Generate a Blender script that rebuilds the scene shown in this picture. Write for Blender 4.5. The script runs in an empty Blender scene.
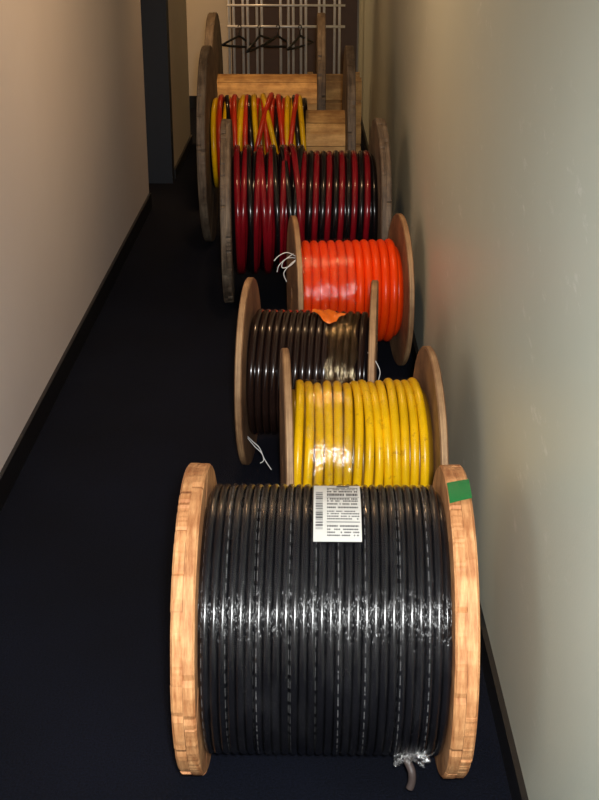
import bpy, math, random
from mathutils import Vector
random.seed(7)
sc = bpy.context.scene
sc.view_settings.view_transform = 'Standard'
COL = sc.collection
pi = math.pi

# ------------------------------------------------------------ helpers
def mesh_obj(name, verts, faces, mat=None, smooth=False, uvs=None, tint=None, parent=None, loc=(0,0,0)):
    me = bpy.data.meshes.new(name)
    me.from_pydata(verts, [], faces)
    if uvs is not None:
        uvl = me.uv_layers.new(name="UVMap")
        flat = []
        for p in me.polygons:
            for vi in p.vertices:
                flat.extend(uvs[vi])
        uvl.data.foreach_set("uv", flat)
    if tint is not None:
        ca = me.color_attributes.new("tint", 'FLOAT_COLOR', 'POINT')
        for i, t in enumerate(tint):
            ca.data[i].color = (t, t, t, 1)
    if smooth:
        me.polygons.foreach_set("use_smooth", [True]*len(me.polygons))
    me.update()
    o = bpy.data.objects.new(name, me)
    COL.objects.link(o)
    if mat: me.materials.append(mat)
    if parent: o.parent = parent
    o.location = loc
    return o

def box(name, a, b, mat, kind=None, parent=None, tn=1.0):
    x0,y0,z0 = a; x1,y1,z1 = b
    c = Vector(((x0+x1)/2,(y0+y1)/2,(z0+z1)/2))
    v = [(x-c.x,y-c.y,z-c.z) for x,y,z in [(x0,y0,z0),(x1,y0,z0),(x1,y1,z0),(x0,y1,z0),(x0,y0,z1),(x1,y0,z1),(x1,y1,z1),(x0,y1,z1)]]
    f = [(0,3,2,1),(4,5,6,7),(0,1,5,4),(1,2,6,5),(2,3,7,6),(3,0,4,7)]
    o = mesh_obj(name, v, f, mat, parent=parent, loc=c, tint=[tn]*8)
    if kind: o["kind"] = kind
    return o

def lathe(profile, a0=0, a1=2*pi, n=96, full=True, wob=None):
    """revolve (x,r) around X. angle 0 = -Y, 90deg = +Z"""
    verts, faces, uvs = [], [], []
    m = len(profile)
    cnt = n if full else n+1
    for i in range(cnt):
        a = a0+(a1-a0)*i/n
        for (x, r) in profile:
            rr = r + (wob(a, x) if wob else 0)
            verts.append((x, -rr*math.cos(a), rr*math.sin(a)))
            uvs.append((a, x))
    for i in range(n):
        j = (i+1) % cnt
        for k in range(m-1):
            faces.append((i*m+k, j*m+k, j*m+k+1, i*m+k+1))
    return verts, faces, uvs

def tube(points, r, seg=8, closed=False):
    pts = [Vector(p) for p in points]
    verts, faces = [], []
    n = len(pts)
    prev = None
    for i, p in enumerate(pts):
        t = (pts[min(i+1,n-1)] - pts[max(i-1,0)]).normalized()
        if prev is None:
            a = t.orthogonal().normalized()
        else:
            a = (prev - t*prev.dot(t)).normalized()
        prev = a
        b = t.cross(a)
        for k in range(seg):
            ph = 2*pi*k/seg
            verts.append(tuple(p + r*(math.cos(ph)*a + math.sin(ph)*b)))
    for i in range(n-1):
        for k in range(seg):
            k2 = (k+1) % seg
            faces.append((i*seg+k, i*seg+k2, (i+1)*seg+k2, (i+1)*seg+k))
    faces.append(tuple(reversed(range(seg))))
    faces.append(tuple((n-1)*seg+k for k in range(seg)))
    return verts, faces

def spline(pts, sub=8):
    P = [Vector(p) for p in pts]
    out = []
    for i in range(len(P)-1):
        p0 = P[max(i-1,0)]; p1 = P[i]; p2 = P[i+1]; p3 = P[min(i+2,len(P)-1)]
        for s in range(sub):
            t = s/sub
            out.append(0.5*((2*p1)+(-p0+p2)*t+(2*p0-5*p1+4*p2-p3)*t*t+(-p0+3*p1-3*p2+p3)*t**3))
    out.append(P[-1])
    return out

def helix(rr, rc, x0, x1, pitch, phase=0.0, wob=0.0, wf=1.1, rw=0.0, seg=16, step=110, wp=0.0):
    turns = (x1-x0)/pitch
    n = int(turns*step)
    verts, faces, uvs = [], [], []
    for i in range(n+1):
        th = 2*pi*i/step
        t = th/(2*pi)
        x = x0 + pitch*t + wob*math.sin(th*wf+phase*2+wp) + wob*0.5*math.sin(th*(wf*2.07)+1.3+wp*1.7)
        x = min(max(x, x0-0.001), x1+0.001)
        r = rr + rw*math.sin(th*0.31+wp*3) + rw*0.6*math.sin(th*1.93+wp)
        a = th+phase
        ca, sa = math.cos(a), math.sin(a)
        for k in range(seg):
            ph = 2*pi*k/seg + pi      # UV seam sits on the hidden inner side
            q = r + rc*math.cos(ph)
            verts.append((x+rc*math.sin(ph), -q*ca, q*sa))
            uvs.append((th*rr, k/seg))
    for i in range(n):
        for k in range(seg):
            k2 = (k+1) % seg
            faces.append((i*seg+k, i*seg+k2, (i+1)*seg+k2, (i+1)*seg+k))
    faces.append(tuple(reversed(range(seg))))
    faces.append(tuple(n*seg+k for k in range(seg)))
    return verts, faces, uvs

def plank_disc(R, t, n, ang, seed, rj=.0022, tr=(.90,1.05)):
    rnd = random.Random(seed)
    verts, faces, tint = [], [], []
    for layer in range(2):
        phi = ang + (pi/2 if layer else 0)
        xa = -t/2 if layer == 0 else 0.0001
        xb = -0.0001 if layer == 0 else t/2
        cuts = [-R] + [(-R+2*R*(i/n)) + rnd.uniform(-.012,.012) for i in range(1,n)] + [R]
        for i in range(n):
            a = cuts[i]+0.0002; b = cuts[i+1]-0.0002
            Rp = R - .001 - rnd.uniform(0, rj)
            tn = rnd.uniform(*tr)
            m = 24
            loop = []
            for s in range(m+1):
                q = a+(b-a)*s/m
                if i == 0: q = a+(b-a)*(1-math.cos(pi/2*s/m))
                if i == n-1: q = a+(b-a)*math.sin(pi/2*s/m)
                q = max(-Rp, min(Rp, q))
                loop.append((q, math.sqrt(max(Rp*Rp-q*q, 1e-8))))
            for (q, w_) in list(reversed(loop)):
                loop.append((q, -w_))
            loop = [(q*(1-c), w_*(1-c)) for (q, w_), c in ((p, rnd.uniform(0,.004) + (.012 if rnd.random()<.045 else 0)) for p in loop)]
            base = len(verts); Ln = len(loop)
            dx = rnd.uniform(-.0005,.0005)
            outer = -1 if layer == 0 else 1
            ring_x = (xa+dx, xb+dx)
            ch = min(.004, t*.12)
            if outer < 0: rings = [(ring_x[0], 1-ch/R), (ring_x[0]+ch, 1.0), (ring_x[1], 1.0)]
            else: rings = [(ring_x[0], 1.0), (ring_x[1]-ch, 1.0), (ring_x[1], 1-ch/R)]
            for X, sc_ in rings:
                for (q, w_) in loop:
                    y = q*math.cos(phi) - w_*math.sin(phi)
                    z = q*math.sin(phi) + w_*math.cos(phi)
                    verts.append((X, y*sc_, z*sc_)); tint.append(tn)
            faces.append(tuple(base+j for j in range(Ln)))
            faces.append(tuple(base+2*Ln+j for j in reversed(range(Ln))))
            for g in range(2):
                for j in range(Ln):
                    k = (j+1) % Ln
                    faces.append((base+g*Ln+j, base+(g+1)*Ln+j, base+(g+1)*Ln+k, base+g*Ln+k))
    return verts, faces, tint

# ------------------------------------------------------------ materials
def newmat(name):
    m = bpy.data.materials.new(name); m.use_nodes = True
    nt = m.node_tree
    return m, nt, nt.nodes["Principled BSDF"], nt.nodes["Material Output"]
def N(nt, t, **kw):
    n = nt.nodes.new(t)
    for k, v in kw.items(): setattr(n, k, v)
    return n
def L(nt, a, b): nt.links.new(a, b)
def ramp(nt, stops):
    r = N(nt, "ShaderNodeValToRGB")
    el = r.color_ramp.elements
    while len(el) < len(stops): el.new(0.5)
    for e, (p, c) in zip(el, stops):
        e.position = p; e.color = (*c, 1)
    return r
def noise(nt, vec, scale, detail=4, rough=.55):
    n = N(nt, "ShaderNodeTexNoise"); n.inputs["Scale"].default_value = scale
    n.inputs["Detail"].default_value = detail; n.inputs["Roughness"].default_value = rough
    L(nt, vec, n.inputs["Vector"]); return n
def bump(nt, h, s, d, bs):
    b = N(nt, "ShaderNodeBump"); b.inputs["Strength"].default_value = s; b.inputs["Distance"].default_value = d
    L(nt, h, b.inputs["Height"]); L(nt, b.outputs[0], bs.inputs["Normal"]); return b

def wood(name, dark, light, rough=.65, scale=(9,9,60), usetint=True, bs_=.35, mott=(.55,.47,.42)):
    m, nt, bs, out = newmat(name)
    tc = N(nt, "ShaderNodeTexCoord"); mp = N(nt, "ShaderNodeMapping")
    mp.inputs["Scale"].default_value = scale
    L(nt, tc.outputs["Object"], mp.inputs["Vector"])
    n1 = noise(nt, mp.outputs[0], 1.0, 6, .6)
    r = ramp(nt, [(.32, dark), (.5, tuple((a+b)/2 for a, b in zip(dark, light))), (.68, light)])
    L(nt, n1.outputs["Fac"], r.inputs[0])
    n2 = noise(nt, tc.outputs["Object"], 9, 5, .65)
    r2 = ramp(nt, [(.33, mott), (.6, (1,1,1))])
    L(nt, n2.outputs["Fac"], r2.inputs[0])
    mx = N(nt, "ShaderNodeMixRGB", blend_type='MULTIPLY'); mx.inputs[0].default_value = 1
    L(nt, r.outputs[0], mx.inputs[1]); L(nt, r2.outputs[0], mx.inputs[2])
    last = mx
    if usetint:
        at = N(nt, "ShaderNodeAttribute"); at.attribute_name = "tint"
        m2 = N(nt, "ShaderNodeMixRGB", blend_type='MULTIPLY'); m2.inputs[0].default_value = 1
        L(nt, mx.outputs[0], m2.inputs[1]); L(nt, at.outputs["Color"], m2.inputs[2]); last = m2
    L(nt, last.outputs[0], bs.inputs["Base Color"])
    bs.inputs["Roughness"].default_value = rough
    bump(nt, n1.outputs["Fac"], bs_, .004, bs)
    return m

def plastic(name, col, rough=.22, var=.2, bscale=60, spec=.5, printing=False, bst=.12, scuff=None, rvar=0):
    m, nt, bs, out = newmat(name)
    tc = N(nt, "ShaderNodeTexCoord")
    n1 = noise(nt, tc.outputs["Object"], 9, 4)
    lo = tuple(c*(1-var) for c in col); hi = tuple(min(1, c*(1+var*.5)) for c in col)
    r = ramp(nt, [(.35, lo), (.65, hi)]); L(nt, n1.outputs["Fac"], r.inputs[0])
    src = r.outputs[0]
    if scuff:
        n5 = noise(nt, tc.outputs["Object"], 38, 5, .7)
        r5 = ramp(nt, [(.58, (0,0,0)), (.68, (.7,.7,.7))]); L(nt, n5.outputs["Fac"], r5.inputs[0])
        mx = N(nt, "ShaderNodeMixRGB"); L(nt, r5.outputs[0], mx.inputs[0]); L(nt, src, mx.inputs[1])
        mx.inputs[2].default_value = (*scuff,1); src = mx.outputs[0]
    if printing:
        sp = N(nt, "ShaderNodeSeparateXYZ"); L(nt, tc.outputs["UV"], sp.inputs[0])
        def M(op, a, b=None):
            k = N(nt, "ShaderNodeMath", operation=op)
            for i, q in enumerate((a, b)):
                if q is None: continue
                if isinstance(q, (int, float)): k.inputs[i].default_value = q
                else: L(nt, q, k.inputs[i])
            return k.outputs[0]
        w2 = M('MULTIPLY', M('SINE', M('MULTIPLY', sp.outputs[0], .29)), .16)
        drift = M('ADD', M('MULTIPLY', sp.outputs[0], 0.205), w2)
        d = M('ABSOLUTE', M('SUBTRACT', M('FRACT', M('ADD', sp.outputs[1], drift)), 0.5))
        band = M('LESS_THAN', d, 0.020)
        cmb = N(nt, "ShaderNodeCombineXYZ"); L(nt, sp.outputs[0], cmb.inputs[0])
        mp = N(nt, "ShaderNodeMapping"); mp.inputs["Scale"].default_value = (620, 8, 1); L(nt, cmb.outputs[0], mp.inputs[0])
        nz = noise(nt, mp.outputs[0], 1.0, 2)
        let = M('GREATER_THAN', nz.outputs["Fac"], .5)
        wd = M('GREATER_THAN', M('SINE', M('MULTIPLY', sp.outputs[0], 240)), -.5)
        msk = M('MULTIPLY', M('MULTIPLY', M('MULTIPLY', band, let), wd), .26)
        mx = N(nt, "ShaderNodeMixRGB"); L(nt, msk, mx.inputs[0]); L(nt, src, mx.inputs[1])
        mx.inputs[2].default_value = (.7,.7,.7,1); src = mx.outputs[0]
    L(nt, src, bs.inputs["Base Color"])
    bs.inputs["Roughness"].default_value = rough
    if rvar:
        mp = N(nt, "ShaderNodeMapping"); mp.inputs["Scale"].default_value = (34, 5, 5); L(nt, tc.outputs["Object"], mp.inputs[0])
        nr = noise(nt, mp.outputs[0], 1.0, 3, .5)
        mr = N(nt, "ShaderNodeMapRange"); mr.inputs["From Min"].default_value=.3; mr.inputs["From Max"].default_value=.7
        mr.inputs["To Min"].default_value=rough; mr.inputs["To Max"].default_value=rough+rvar
        L(nt, nr.outputs["Fac"], mr.inputs["Value"]); L(nt, mr.outputs[0], bs.inputs["Roughness"])
    bs.inputs["Specular IOR Level"].default_value = spec
    if bst > 0:
        n2 = noise(nt, tc.outputs["Object"], bscale, 3)
        bump(nt, n2.outputs["Fac"], bst, .003, bs)
    return m

def film(name, fac=.14, white=.04, bsc=(8,60,60), bs_=.8, dist=.012, rough=.16, tcol=(1,1,1), gcol=(1,1,1)):
    m = bpy.data.materials.new(name); m.use_nodes = True; nt = m.node_tree
    nt.nodes.clear()
    out = N(nt, "ShaderNodeOutputMaterial")
    tr = N(nt, "ShaderNodeBsdfTransparent"); gl = N(nt, "ShaderNodeBsdfGlossy"); gl.inputs["Roughness"].default_value = rough
    tr.inputs[0].default_value = (*tcol,1); gl.inputs[0].default_value = (*gcol,1)
    df = N(nt, "ShaderNodeBsdfDiffuse"); df.inputs["Color"].default_value = (.75*gcol[0],.75*gcol[1],.77*gcol[2],1)
    tc = N(nt, "ShaderNodeTexCoord"); mp = N(nt, "ShaderNodeMapping"); mp.inputs["Scale"].default_value = bsc
    L(nt, tc.outputs["Object"], mp.inputs[0])
    nz = noise(nt, mp.outputs[0], 1.0, 4, .6)
    b = N(nt, "ShaderNodeBump"); b.inputs["Strength"].default_value = bs_; b.inputs["Distance"].default_value = dist
    L(nt, nz.outputs["Fac"], b.inputs["Height"]); L(nt, b.outputs[0], gl.inputs["Normal"])
    m1 = N(nt, "ShaderNodeMixShader"); m1.inputs[0].default_value = fac
    L(nt, tr.outputs[0], m1.inputs[1]); L(nt, gl.outputs[0], m1.inputs[2])
    rr = ramp(nt, [(.5, (0,0,0)), (.72, (white*4,)*3)]); L(nt, nz.outputs["Fac"], rr.inputs[0])
    m2 = N(nt, "ShaderNodeMixShader"); L(nt, rr.outputs[0], m2.inputs[0])
    L(nt, m1.outputs[0], m2.inputs[1]); L(nt, df.outputs[0], m2.inputs[2])
    L(nt, m2.outputs[0], out.inputs[0])
    return m

def paint(name, c1, c2, scuff=None, rough=.5):
    m, nt, bs, out = newmat(name)
    tc = N(nt, "ShaderNodeTexCoord")
    n1 = noise(nt, tc.outputs["Object"], 1.3, 5)
    r = ramp(nt, [(.3, c1), (.7, c2)]); L(nt, n1.outputs["Fac"], r.inputs[0])
    src = r.outputs[0]
    if scuff:
        mp = N(nt, "ShaderNodeMapping"); mp.inputs["Scale"].default_value = (1, 7, 16); mp.inputs["Rotation"].default_value = (.6,0,0)
        L(nt, tc.outputs["Object"], mp.inputs[0])
        n2 = noise(nt, mp.outputs[0], 1.2, 8, .75)
        r2 = ramp(nt, [(.575, (0,0,0)), (.66, (.5,.5,.5))]); L(nt, n2.outputs["Fac"], r2.inputs[0])
        n4 = noise(nt, tc.outputs["Object"], 2.3, 2); r4 = ramp(nt, [(.46,(0,0,0)),(.60,(1,1,1))]); L(nt, n4.outputs["Fac"], r4.inputs[0])
        mm = N(nt, "ShaderNodeMixRGB", blend_type='MULTIPLY'); mm.inputs[0].default_value=1
        L(nt, r2.outputs[0], mm.inputs[1]); L(nt, r4.outputs[0], mm.inputs[2])
        mx = N(nt, "ShaderNodeMixRGB"); L(nt, mm.outputs[0], mx.inputs[0]); L(nt, src, mx.inputs[1]); mx.inputs[2].default_value = (*scuff, 1)
        src = mx.outputs[0]
    L(nt, src, bs.inputs["Base Color"]); bs.inputs["Roughness"].default_value = rough
    n3 = noise(nt, tc.outputs["Object"], 120, 2)
    bump(nt, n3.outputs["Fac"], .08, .003, bs)
    return m

def plain(name, col, rough=.5, metal=0):
    m, nt, bs, out = newmat(name)
    tc = N(nt, "ShaderNodeTexCoord"); n1 = noise(nt, tc.outputs["Object"], 25, 3)
    r = ramp(nt, [(.3, tuple(c*.85 for c in col)), (.7, col)]); L(nt, n1.outputs["Fac"], r.inputs[0])
    L(nt, r.outputs[0], bs.inputs["Base Color"]); bs.inputs["Roughness"].default_value = rough; bs.inputs["Metallic"].default_value = metal
    return m

M_pine = wood("pine_planks", (.48,.19,.065), (.86,.46,.20), scale=(140,18,18), bs_=.8, mott=(.68,.56,.48))
M_pine2 = wood("pine_weathered", (.080,.060,.042), (.23,.175,.12), scale=(90,9,9))
M_ply = wood("plywood", (.16,.080,.036), (.34,.185,.085), scale=(50,7,7), usetint=False, bs_=.1)
M_plyedge = wood("plywood_pale", (.24,.13,.06), (.54,.33,.16), scale=(260,6,6), usetint=False, bs_=.1)
M_barrel = wood("barrel_wood", (.48,.25,.07), (.78,.49,.18), scale=(5,30,30))
M_black = plastic("black_cable", (.007,.007,.009), .17, printing=True, spec=.6, bst=0, rvar=.12)
M_blk2 = plastic("black_cable_plain", (.006,.005,.006), .18, bst=.04)
M_brown = plastic("dark_brown_cable", (.018,.009,.007), .16, bst=.05)
M_yel = plastic("yellow_cable", (.80,.46,.003), .30, spec=.35, scuff=(.42,.20,.008))
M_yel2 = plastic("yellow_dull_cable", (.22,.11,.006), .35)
M_ora = plastic("orange_cable", (.90,.055,.002), .32, var=.1, spec=.3)
M_red = plastic("dark_red_cable", (.19,.004,.010), .18, bst=.05)
M_red2 = plastic("bright_red_cable", (.56,.03,.008), .3)
M_film = film("clear_film", .008, .002, (30,9,9), .9, .016, .22)
M_film2 = film("clear_film_bands", .07, .016, (70,24,24), .8, .008, .10)
M_filmO = film("clear_film_thin", .05, .005, (70,24,24), .8, .008, .10)
M_filmA = film("golden_film", .06, .008, (70,20,20), .8, .008, .12, (1,.93,.80), (1,.78,.46))
M_film3 = film("crumpled_film", .18, .04, (60,60,60))
M_paper = plain("paper", (.70,.69,.65), .6)
M_ink = plain("ink", (.02,.02,.025), .6)
M_green = plain("green_tape", (.0,.17,.04), .35)
M_tape = plain("orange_tape", (.85,.17,.01), .35)
M_white = plain("white_tie", (.8,.8,.78), .4)
M_steel = plain("chrome_steel", (.95,.93,.90), .3, .2)
M_hang = plain("black_hanger", (.008,.008,.008), .4)
M_hub = plain("dull_steel", (.25,.25,.25), .45, 1)
M_copper = plain("cable_cut_end", (.07,.05,.045), .5)
M_base = plain("black_vinyl", (.006,.006,.007), .4)
M_blue = plain("navy_paint", (.0025,.008,.020), .6)
M_dbrown = plain("dark_brown", (.070,.034,.015), .5)
M_wallL = paint("wall_paint_warm", (.74,.69,.68), (.80,.75,.74))
M_wallR = paint("wall_paint_flash_tint", (.60,.645,.555), (.65,.695,.605), scuff=(.88,.90,.84), rough=.45)  # same paint as the left wall, greenish cast of the flash in the colour
M_wallF = paint("wall_paint_far", (.66,.56,.42), (.72,.62,.48))
M_ceil = paint("ceiling_paint", (.6,.58,.54), (.66,.64,.6), rough=.8)

m, nt, bs, out = newmat("navy_carpet"); M_carpet = m
tc = N(nt, "ShaderNodeTexCoord"); n1 = noise(nt, tc.outputs["Object"], 200, 4, .75); n2 = noise(nt, tc.outputs["Object"], 2.2, 4)
r = ramp(nt, [(.38, (.0015,.0020,.005)), (.68, (.007,.010,.024))]); L(nt, n1.outputs["Fac"], r.inputs[0])
r2 = ramp(nt, [(.3, (.7,.7,.7)), (.7, (1.25,1.25,1.25))]); L(nt, n2.outputs["Fac"], r2.inputs[0])
mx = N(nt, "ShaderNodeMixRGB", blend_type='MULTIPLY'); mx.inputs[0].default_value = 1
L(nt, r.outputs[0], mx.inputs[1]); L(nt, r2.outputs[0], mx.inputs[2]); L(nt, mx.outputs[0], bs.inputs["Base Color"])
bs.inputs["Roughness"].default_value = .95; bs.inputs["Specular IOR Level"].default_value = .15
bump(nt, n1.outputs["Fac"], .9, .008, bs)

# ------------------------------------------------------------ room
S = "structure"
XL, XR = -.868, .406
box("floor", (-2.6,-1.6,-.08), (XR+.12,10.5,0), M_carpet, S)
box("ceiling", (-2.6,-1.6,2.5), (XR+.12,10.5,2.6), M_ceil, S)
box("wall_left", (XL-.14,-1.6,0), (XL,6.8,2.5), M_wallL, S)
box("wall_right", (XR,-1.6,0), (XR+.12,10.5,2.5), M_wallR, S)
box("wall_back", (-2.6,10.3,0), (XR,10.5,2.5), M_wallF, S)
box("wall_front", (XL,-1.6,0), (XR,-1.5,2.5), M_wallL, S)
box("wall_recess", (-2.6,6.66,0), (XL-.14,6.8,2.5), M_wallL, S)
box("wall_side", (-2.6,6.8,0), (-2.5,10.3,2.5), M_wallL, S)
box("wall_far_left", (-1.0,7.56,0), (-.81,8.75,2.5), M_wallF, S)
box("trim_1", (-1.06,7.44,0), (-.805,7.56,2.5), M_blue, S)
def baseb(name, a, b): box(name, a, b, M_base, S)
baseb("baseboard_left", (XL,-1.5,0), (XL+.012,6.8,.085))
baseb("baseboard_right", (XR-.012,-1.5,0), (XR,10.3,.075))
baseb("baseboard_back", (-2.5,10.288,0), (-.62,10.3,.10))
baseb("baseboard_far_left", (-.81,7.56,0), (-.798,8.75,.06))
box("back_panel", (-.60,10.24,0.0), (XR-.012,10.288,2.1), M_dbrown, S)  # plain dark brown panel over the right part of the back wall

# ------------------------------------------------------------ reels
def reel(x0, x1, y, R, t, rot, label, planks=None, seed=1, flmat=None, rb=.12, hubr=.02, ns=12):
    e = bpy.data.objects.new("cable_reel", None); COL.objects.link(e)
    e.empty_display_size = .1
    e.location = ((x0+x1)/2, y, 0); e.rotation_euler = (0,0,math.radians(rot))
    e["label"] = label; e["category"] = "cable reel"
    W = x1-x0
    for s in (-1, 1):
        xc = s*(W/2 - t/2)
        if planks:
            v, f, ti = plank_disc(R, t, planks, random.Random(seed+s).uniform(.1, 1.3), seed+s)
            o = mesh_obj("flange", v, f, flmat, tint=ti, parent=e, loc=(xc,0,R))
        else:
            b = .003
            pr = [(-t/2, hubr), (-t/2, R-b), (-t/2+b, R), (t/2-b, R), (t/2, R-b), (t/2, hubr), (-t/2, hubr)]
            v, f, uv = lathe(pr, n=128)
            o = mesh_obj("flange", v, f, flmat, parent=e, loc=(xc,0,R))
            o.data.materials.append(M_plyedge)
            for p in o.data.polygons:
                c = p.center
                if math.hypot(c.y, c.z) > R-.001: p.material_index = 1
        if planks:
            xo = s*(W/2+.0015)
            v, f, uv = lathe([(-.002,.004),(-.002,.045),(.002,.045),(.002,.004),(-.002,.004)], n=32)
            o = mesh_obj("hub_plate", v, f, M_hub, parent=e, loc=(xo,0,R))
    wi = W/2 - t
    V, F, T = [], [], []
    rnd = random.Random(seed+99)
    for i in range(ns):
        a0 = 2*pi*i/ns+.008+.15; a1 = 2*pi*(i+1)/ns-.008+.15
        rr = rb - rnd.uniform(0,.003)
        v, f, uv = lathe([(-wi, rb-.03),(-wi, rr),(wi, rr),(wi, rb-.03),(-wi,rb-.03)], a0, a1, 4, False)
        b = len(V); V += v; F += [tuple(q+b for q in ff) for ff in f]
        m_ = 5
        F.append(tuple(b+q for q in (0,1,2,3))); F.append(tuple(b+4*m_+q for q in (3,2,1,0)))
        T += [rnd.uniform(.7,1.1)]*len(v)
    mesh_obj("barrel", V, F, M_barrel, tint=T, parent=e, loc=(0,0,R))
    return e, wi

def wind(e, R, rr_out, rc, xa, xb, mats, wob=0.0, wf=1.07, rw=0.0, pitch=None, names="wound_cable", seed=0, step=110, seg=16):
    k = len(mats)
    p = (pitch or 2*rc*1.01)*k
    rr = rr_out - rc
    for i, mt in enumerate(mats):
        xs = xa+rc + i*p/k
        v, f, uv = helix(rr, rc, xs, xb-rc-(k-1-i)*p/k, p, phase=-pi/2+i*.4, wob=wob, wf=wf, rw=rw, wp=seed*1.0, step=step, seg=seg)
        mesh_obj(names, v, f, mt, smooth=True, uvs=uv, parent=e, loc=(0,0,R))

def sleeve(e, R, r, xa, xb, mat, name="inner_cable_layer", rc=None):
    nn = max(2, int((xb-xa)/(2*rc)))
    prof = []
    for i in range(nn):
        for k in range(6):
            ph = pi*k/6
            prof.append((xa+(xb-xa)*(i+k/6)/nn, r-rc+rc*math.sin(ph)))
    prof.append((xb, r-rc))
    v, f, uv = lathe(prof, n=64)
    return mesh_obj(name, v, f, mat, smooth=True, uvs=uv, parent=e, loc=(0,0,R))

def wrap(e, R, r, xa, xb, mat, a0=None, a1=None, wv=.0015, seed=0):
    def wb(a, x): return wv*math.sin(a*7+x*60+seed)+wv*.6*math.sin(a*17-x*130+seed)
    n = 14
    prof = [(xa+(xb-xa)*i/n, r) for i in range(n+1)]
    v, f, uv = lathe(prof, n=160, wob=wb)
    v = [(x+(.004*math.sin(9*math.atan2(z,y)+seed)+.003*math.sin(23*math.atan2(z,y)) if i%(n+1) in (0,n) and xb-xa<.3 else 0), y, z) for i,(x,y,z) in enumerate(v)]
    return mesh_obj("plastic_wrap", v, f, mat, smooth=True, uvs=uv, parent=e, loc=(0,0,R))

D = math.radians
# --- front black reel
R=.300
e1, wi = reel(-.230,.300,2.096,R,.042,-.6,"large pine plank reel of thick black cable wrapped in clear film", planks=5, seed=11, flmat=M_pine, rb=.16)
rc = .0078
wind(e1,R,.258,rc,-wi,wi,[M_black],wob=0,step=240,seg=24)
sleeve(e1,R,.246,-wi,wi,M_blk2,rc=rc)
wrap(e1,R,.2608,-wi+.002,wi-.002,M_film,wv=.0007)
def patch(name, rects, r, mat, parent, R, n=6):
    V, F = [], []
    for (xa,xb,aa,ab) in rects:
        b = len(V)
        for i in range(n+1):
            a = D(aa+(ab-aa)*i/n)
            V += [(xa,-r*math.cos(a),r*math.sin(a)),(xb,-r*math.cos(a),r*math.sin(a))]
        for i in range(n): F.append((b+2*i,b+2*i+1,b+2*i+3,b+2*i+2))
    return mesh_obj(name, V, F, mat, parent=parent, loc=(0,0,R))
lab = patch("shipping_label", [(-.021,.066,62,101)], .2634, M_paper, e1, R, 16)
lab["label"] = "white printed paper shipping label with barcode"
rects = []
rn = random.Random(3)
for (aa, h) in [(64.6,.7),(66.1,.7),(67.6,.7),(69.2,.9),(73.2,.7),(74.7,.7),(76.2,.7),(77.7,.7),(80,1.1),(82.4,1.1),(84.6,1.0),(86.2,1.2),(89.3,2.2),(92.6,1.5),(95.0,.9),(96.6,.9)]:
    x = .004
    while x < .060:
        w_ = rn.uniform(.0014,.0028)
        if rn.random() < .84: rects.append((x, x+w_, aa, aa+h))
        x += w_+.0008
aa = 68
while aa < 93:
    h = rn.choice([.25,.5,.8]); rects.append((-.017,-.004,aa,aa+h)); aa += h+rn.choice([.35,.6])
rects.append((.003,.063,71.6,72.0)); rects.append((.003,.063,88.0,88.3)); rects.append((.022,.046,98.4,100.2))
patch("label_printing", rects, .2639, M_ink, e1, R, 2)
t0 = wi-.0015
V=[];F=[]
prof=[(t0+.002,R+.0004),(t0+.003,R+.0014),(t0+.022,R+.0018),(t0+.0435,R+.0015),(t0+.0445,R-.012)]
for i in range(11):
    for k,(x,r_) in enumerate(prof):
        a = D(74+12*i/10) + (x-t0)*1.2
        V.append((x,-r_*math.cos(a),r_*math.sin(a)))
for i in range(10):
    for k in range(4): F.append((i*5+k,(i+1)*5+k,(i+1)*5+k+1,i*5+k+1))
mesh_obj("green_tape", V, F, M_green, parent=e1, loc=(0,0,R))
def crumple(name, loc, size, mat, parent, seed, sub=4, amp=.35):
    import bmesh
    bm = bmesh.new(); bmesh.ops.create_icosphere(bm, subdivisions=sub, radius=1)
    from mathutils import noise as mn
    for v in bm.verts:
        d = 1+amp*mn.noise(v.co*2.3+Vector((seed,0,0)))*2 + .15*mn.noise(v.co*7)
        v.co = Vector((v.co.x*size[0]*d, v.co.y*size[1]*d, v.co.z*size[2]*d))
    me = bpy.data.meshes.new(name); bm.to_mesh(me); bm.free()
    me.materials.append(mat); o = bpy.data.objects.new(name, me); COL.objects.link(o)
    o.parent = parent; o.location = loc
    return o
crumple("crumpled_plastic", (.163,-.182,.124), (.028,.011,.024), M_film3, e1, 4, amp=.6)
v,f = tube(spline([(.155,-.17,.10),(.165,-.188,.085),(.166,-.192,.065),(.162,-.194,.050)]), .0075, 10)
mesh_obj("cable_end", v, f, M_copper, smooth=True, parent=e1)

# --- yellow
R=.28
e2, wi = reel(-.060,.318,2.885,R,.019,2.8,"plywood reel of thick bright yellow cable partly wrapped in film", flmat=M_ply, rb=.10)
wind(e2,R,.196,.0108,-wi,wi-.002,[M_yel],wob=.0050,wf=1.05,rw=.0035,pitch=.0228)
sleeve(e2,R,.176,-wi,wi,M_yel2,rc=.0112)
wrap(e2,R,.2005,-wi+.04,-wi+.14,M_film2,wv=.0012,seed=2)
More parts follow.
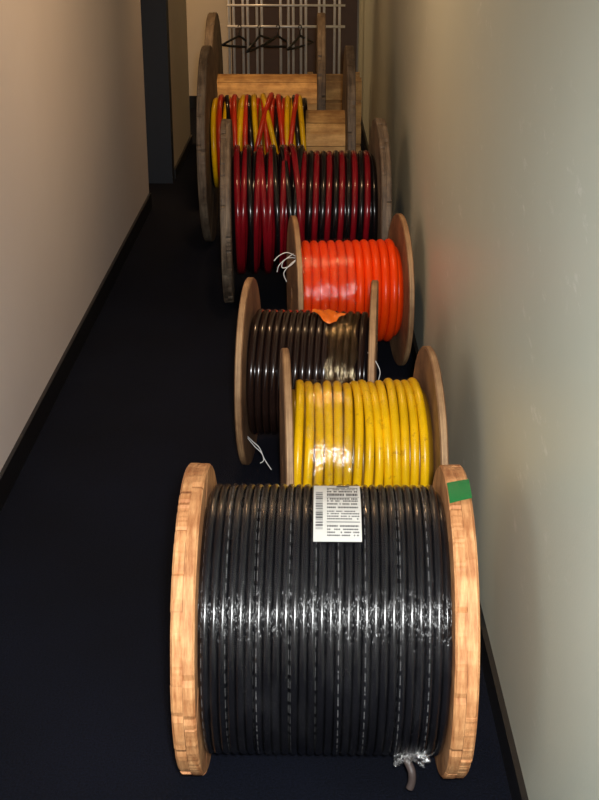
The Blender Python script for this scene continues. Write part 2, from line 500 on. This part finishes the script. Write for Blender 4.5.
# --- dark brown
e3, wi = reel(-.182,.207,3.49,R,.020,-4.0,"plywood reel of dark brown cable with orange tape on top", flmat=M_ply, rb=.10)
wind(e3,R,.188,.0102,-wi,wi,[M_brown],wob=.001,rw=.0005)
sleeve(e3,R,.174,-wi,wi,M_blk2,rc=.0122)
wrap(e3,R,.191,.055,.14,M_filmA,wv=.0012,seed=5)
NX, NA = 16, 12
vv=[]; ff=[]
for i in range(NX+1):
    s=i/NX
    top = 94+3*math.sin(s*5)-6*s**3
    bot = 72+6*math.sin(s*7+1)+ (5 if s>.8 else 0) + 10*(1-s)**2
    for j in range(NA+1):
        a=D(bot+(top-bot)*j/NA); r_=.1935+.0022*math.sin(s*13+j*.6)+.0014*math.sin(s*31)
        vv.append((.004+.098*s,-r_*math.cos(a),r_*math.sin(a)))
for i in range(NX):
    for j in range(NA):
        q=i*(NA+1)+j; ff.append((q,q+NA+1,q+NA+2,q+1))
mesh_obj("orange_tape", vv, ff, M_tape, smooth=True, parent=e3, loc=(0,0,R))
for pts in ([(-.168,-.20,.155),(-.150,-.225,.150),(-.130,-.235,.135),(-.115,-.245,.105),(-.095,-.25,.075)],
            [(-.168,-.20,.150),(-.145,-.225,.135),(-.125,-.235,.120),(-.118,-.24,.10),(-.128,-.24,.09)],
            [(.172,-.17,.41),(.192,-.2,.40),(.208,-.215,.37),(.20,-.21,.33)]):
    v,f = tube(spline(pts), .0013, 6)
    mesh_obj("tie_wire", v, f, M_white, smooth=True, parent=e3)
# --- orange
R=.2745
e4, wi = reel(-.054,.347,4.34,R,.020,5.0,"plywood reel of thick bright orange cable under clear film", flmat=M_ply, rb=.10)
wind(e4,R,.185,.0150,-wi,wi,[M_ora],wob=.0012,rw=.0005)
sleeve(e4,R,.168,-wi,wi,M_ora,rc=.0155)
wrap(e4,R,.1885,-wi+.01,-wi+.19,M_filmO,wv=.0016,seed=9)
for k,pts in enumerate([[(-.19,-.17,.455),(-.222,-.19,.475),(-.25,-.2,.468),(-.268,-.2,.45)],
            [(-.19,-.17,.45),(-.222,-.19,.455),(-.25,-.2,.435),(-.258,-.2,.41)],
            [(-.19,-.17,.445),(-.215,-.19,.43),(-.235,-.2,.405),(-.225,-.2,.375)],
            [(-.20,-.17,.465),(-.235,-.19,.445),(-.24,-.2,.425),(-.215,-.2,.43),(-.195,-.19,.445)]]):
    pts=[(x-.008,y,z) for x,y,z in pts]
    v,f = tube(spline(pts), .0017, 6); mesh_obj("tie_wire", v, f, M_white, smooth=True, parent=e4)
# --- red / black
R=.38
e5, wi = reel(-.348,.318,5.13,R,.040,2,"weathered plank reel wound with dark red and black cables", planks=6, seed=31, flmat=M_pine2, rb=.16)
def strand(parent, R, r, rc, xf, a0, a1, mat, n=80):
    pts = []
    for i in range(n+1):
        t = i/n; a = D(a0+(a1-a0)*t)
        rr = r - .05*(abs(2*t-1)**6)
        pts.append((xf(t), -rr*math.cos(a), rr*math.sin(a)))
    v,f = tube(pts, rc, 12); mesh_obj("wound_cable", v, f, mat, smooth=True, parent=parent, loc=(0,0,R))
wind(e5,R,.250,.0125,-wi+.235,wi,[M_blk2,M_red],wob=.0020,wf=1.03,rw=.001,pitch=.0256)
wind(e5,R,.247,.0135,-wi,-wi+.26,[M_blk2,M_red],wob=.002,wf=1.04,rw=.002,seed=2)
for xa_,dx_,mt_ in ((-.268,-.004,M_red),(-.244,.010,M_red),(-.218,-.008,M_blk2),(-.190,.012,M_red),(-.164,-.012,M_red),(-.138,.008,M_red),(-.112,-.012,M_blk2),(-.088,.014,M_red),(-.062,-.024,M_blk2)):
    strand(e5,R,.262,.0130,lambda t,a=xa_,d=dx_: a+d*math.sin((t-.42)*5), -90, 175, mt_)
strand(e5,R,.262,.0130,lambda t:-.082+.100*t, -95, 165, M_blk2)
strand(e5,R,.266,.0130,lambda t:.012-.080*t, -95, 165, M_red)
sleeve(e5,R,.236,-wi,wi,M_blk2,rc=.0142)
# --- multicolour
R=.471
e6, wi = reel(-.50,.222,6.13,R,.040,0,"big weathered plank reel with red, yellow and black cables", planks=6, seed=51, flmat=M_pine2, rb=.168, ns=9)
sleeve(e6,R,.206,-wi,.120,M_blk2,rc=.0125)
for i in range(18):
    strand(e6,R,.214,.0128,lambda t,a=-.300+.0250*i: a+.004*math.sin(t*9), -90,170, [M_yel,M_red2,M_blk2,M_red2,M_yel2][i%5])
cols=[M_red2,M_yel,M_blk2,M_red2,M_yel,M_red2,M_blk2,M_yel,M_red2]
rs=random.Random(12)
for i in range(17):
    x=-.274+.0245*i; sl=rs.uniform(-.022,.022)
    if i == 8: sl=.045
    if i == 10: sl=-.045
    strand(e6,R,.228+rs.uniform(-.004,.005)+(.008 if i in (8,10) else 0),.0125,lambda t,a=x,d=sl: min(.140,max(-.300,a+d*math.sin((t-.45)*5.5))), -90,170, cols[i%9])
# --- empty far
R=.50
e7, wi = reel(-.55,.10,7.25,R,.045,0,"empty weathered plank reel with bare pale wooden barrel", planks=6, seed=71, flmat=M_pine2, rb=.165, ns=8)

# --- wooden crate
ec = bpy.data.objects.new("wooden_crate", None); COL.objects.link(ec); ec.location=(.17,8.1,0)
ec["label"]="slatted pale pine crate standing behind the reels"; ec["category"]="crate"
for i in range(4):
    box("slat",(-.17,-.17,.015+i*.135),(.17,-.15,.13+i*.135),M_barrel,parent=ec)
    box("slat",(-.17,.15,.015+i*.135),(.17,.17,.13+i*.135),M_barrel,parent=ec)
for sx in (-1,1):
    for sy in (-1,1):
        box("corner_post",(sx*.15-.018,sy*.132-.018,0),(sx*.15+.018,sy*.132+.018,.55),M_barrel,parent=ec)

# --- metal rack with hangers
er = bpy.data.objects.new("garment_rack", None); COL.objects.link(er); er.location=(-.15,9.3,0)
er["label"]="chrome steel rack of upright bars with horizontal rails"; er["category"]="rack"
def rod(name,a,b,r,mat,parent):
    v,f=tube([a,b],r,10); return mesh_obj(name,v,f,mat,smooth=True,parent=parent)
for x in (-.41,-.375,-.31,-.275,-.21,-.175,-.04,.015,.05,.105,.14,.235,.27,.345,.38):
    rod("upright_bar",(x,random.uniform(-.02,.02),0),(x,0,1.75),.0095,M_steel,er)
for z,r in ((.06,.012),(.735,.010),(.88,.008),(1.75,.014)):
    rod("rail",(-.42,-.03,z),(.42,-.03,z),r,M_steel,er)
def hanger(x, tilt, W=.17, ry=0):
    P=[(-W,0,-.085),(-W*.5,0,-.050),(0,0,-.015),(W*.5,0,-.050),(W,0,-.085),(W*.5,0,-.090),(0,0,-.090),(-W*.5,0,-.090),(-W,0,-.085)]
    v,f=tube(P,.0085,8)
    h=spline([(0,0,-.015),(0,0,.02),(.018,0,.035),(.012,0,.055),(-.008,0,.058),(-.02,0,.045)],5)
    v2,f2=tube(h,.004,6); b=len(v); v=v+v2; f=f+[tuple(i+b for i in q) for q in f2]
    o=mesh_obj("clothes_hanger",v,f,M_hang,smooth=True,loc=(x,9.245,.69)); o.rotation_euler=(0,ry,tilt)
    o["label"]="black plastic clothes hanger hooked on the rack rail"; o["category"]="hanger"; o["group"]="hangers on the rack"
for x,tl,W_,ry in ((-.485,.95,.19,.12),(-.34,1.05,.19,-.14),(-.21,.9,.18,.08),(-.05,1.0,.17,-.06)): hanger(x,tl,W_,ry)

# ------------------------------------------------------------ lights
def area(name, loc, size, power, col, rot=(0,0,0), spread=180):
    l = bpy.data.lights.new(name,'AREA'); l.energy=power; l.color=col; l.size=size; l.spread=D(spread)
    o = bpy.data.objects.new(name,l); COL.objects.link(o); o.location=loc; o.rotation_euler=rot; return o
area("ceiling_lamp",(-.1,4.0,2.47),.10,15.5,(1,.62,.33))
area("fill_light_near",(-.2,-.5,2.47),.45,8,(1,.93,.86))  # added overhead fill behind the camera, softens the flash shadows
area("ceiling_lamp_far",(-1.5,9.2,2.47),.3,24,(1,.64,.32))
area("barrel_fill_light",(-.3,6.9,2.47),.16,3,(1,.58,.26),spread=70)  # added warm light that brightens the barrels of the far reels
fl = bpy.data.lights.new("camera_flash",'SPOT'); fl.energy=325; fl.color=(.98,1,1); fl.shadow_soft_size=.05
fl.spot_size=D(79); fl.spot_blend=1.0
fo = bpy.data.objects.new("camera_flash",fl); COL.objects.link(fo); fo.location=(.05,-.02,1.68); fo.rotation_euler=(D(58.5),0,D(0))
w = bpy.data.worlds.new("w"); sc.world = w; w.use_nodes=True
w.node_tree.nodes["Background"].inputs[0].default_value=(.5,.4,.3,1); w.node_tree.nodes["Background"].inputs[1].default_value=.05

# ------------------------------------------------------------ camera
cd = bpy.data.cameras.new("cam"); cam = bpy.data.objects.new("cam",cd); COL.objects.link(cam)
cd.sensor_fit='VERTICAL'; cd.sensor_height=24; cd.lens=37.5; cd.clip_start=.01
cam.location=(0,0,1.6); cam.rotation_euler=(D(90-21.96),0,D(.34)); sc.camera=cam
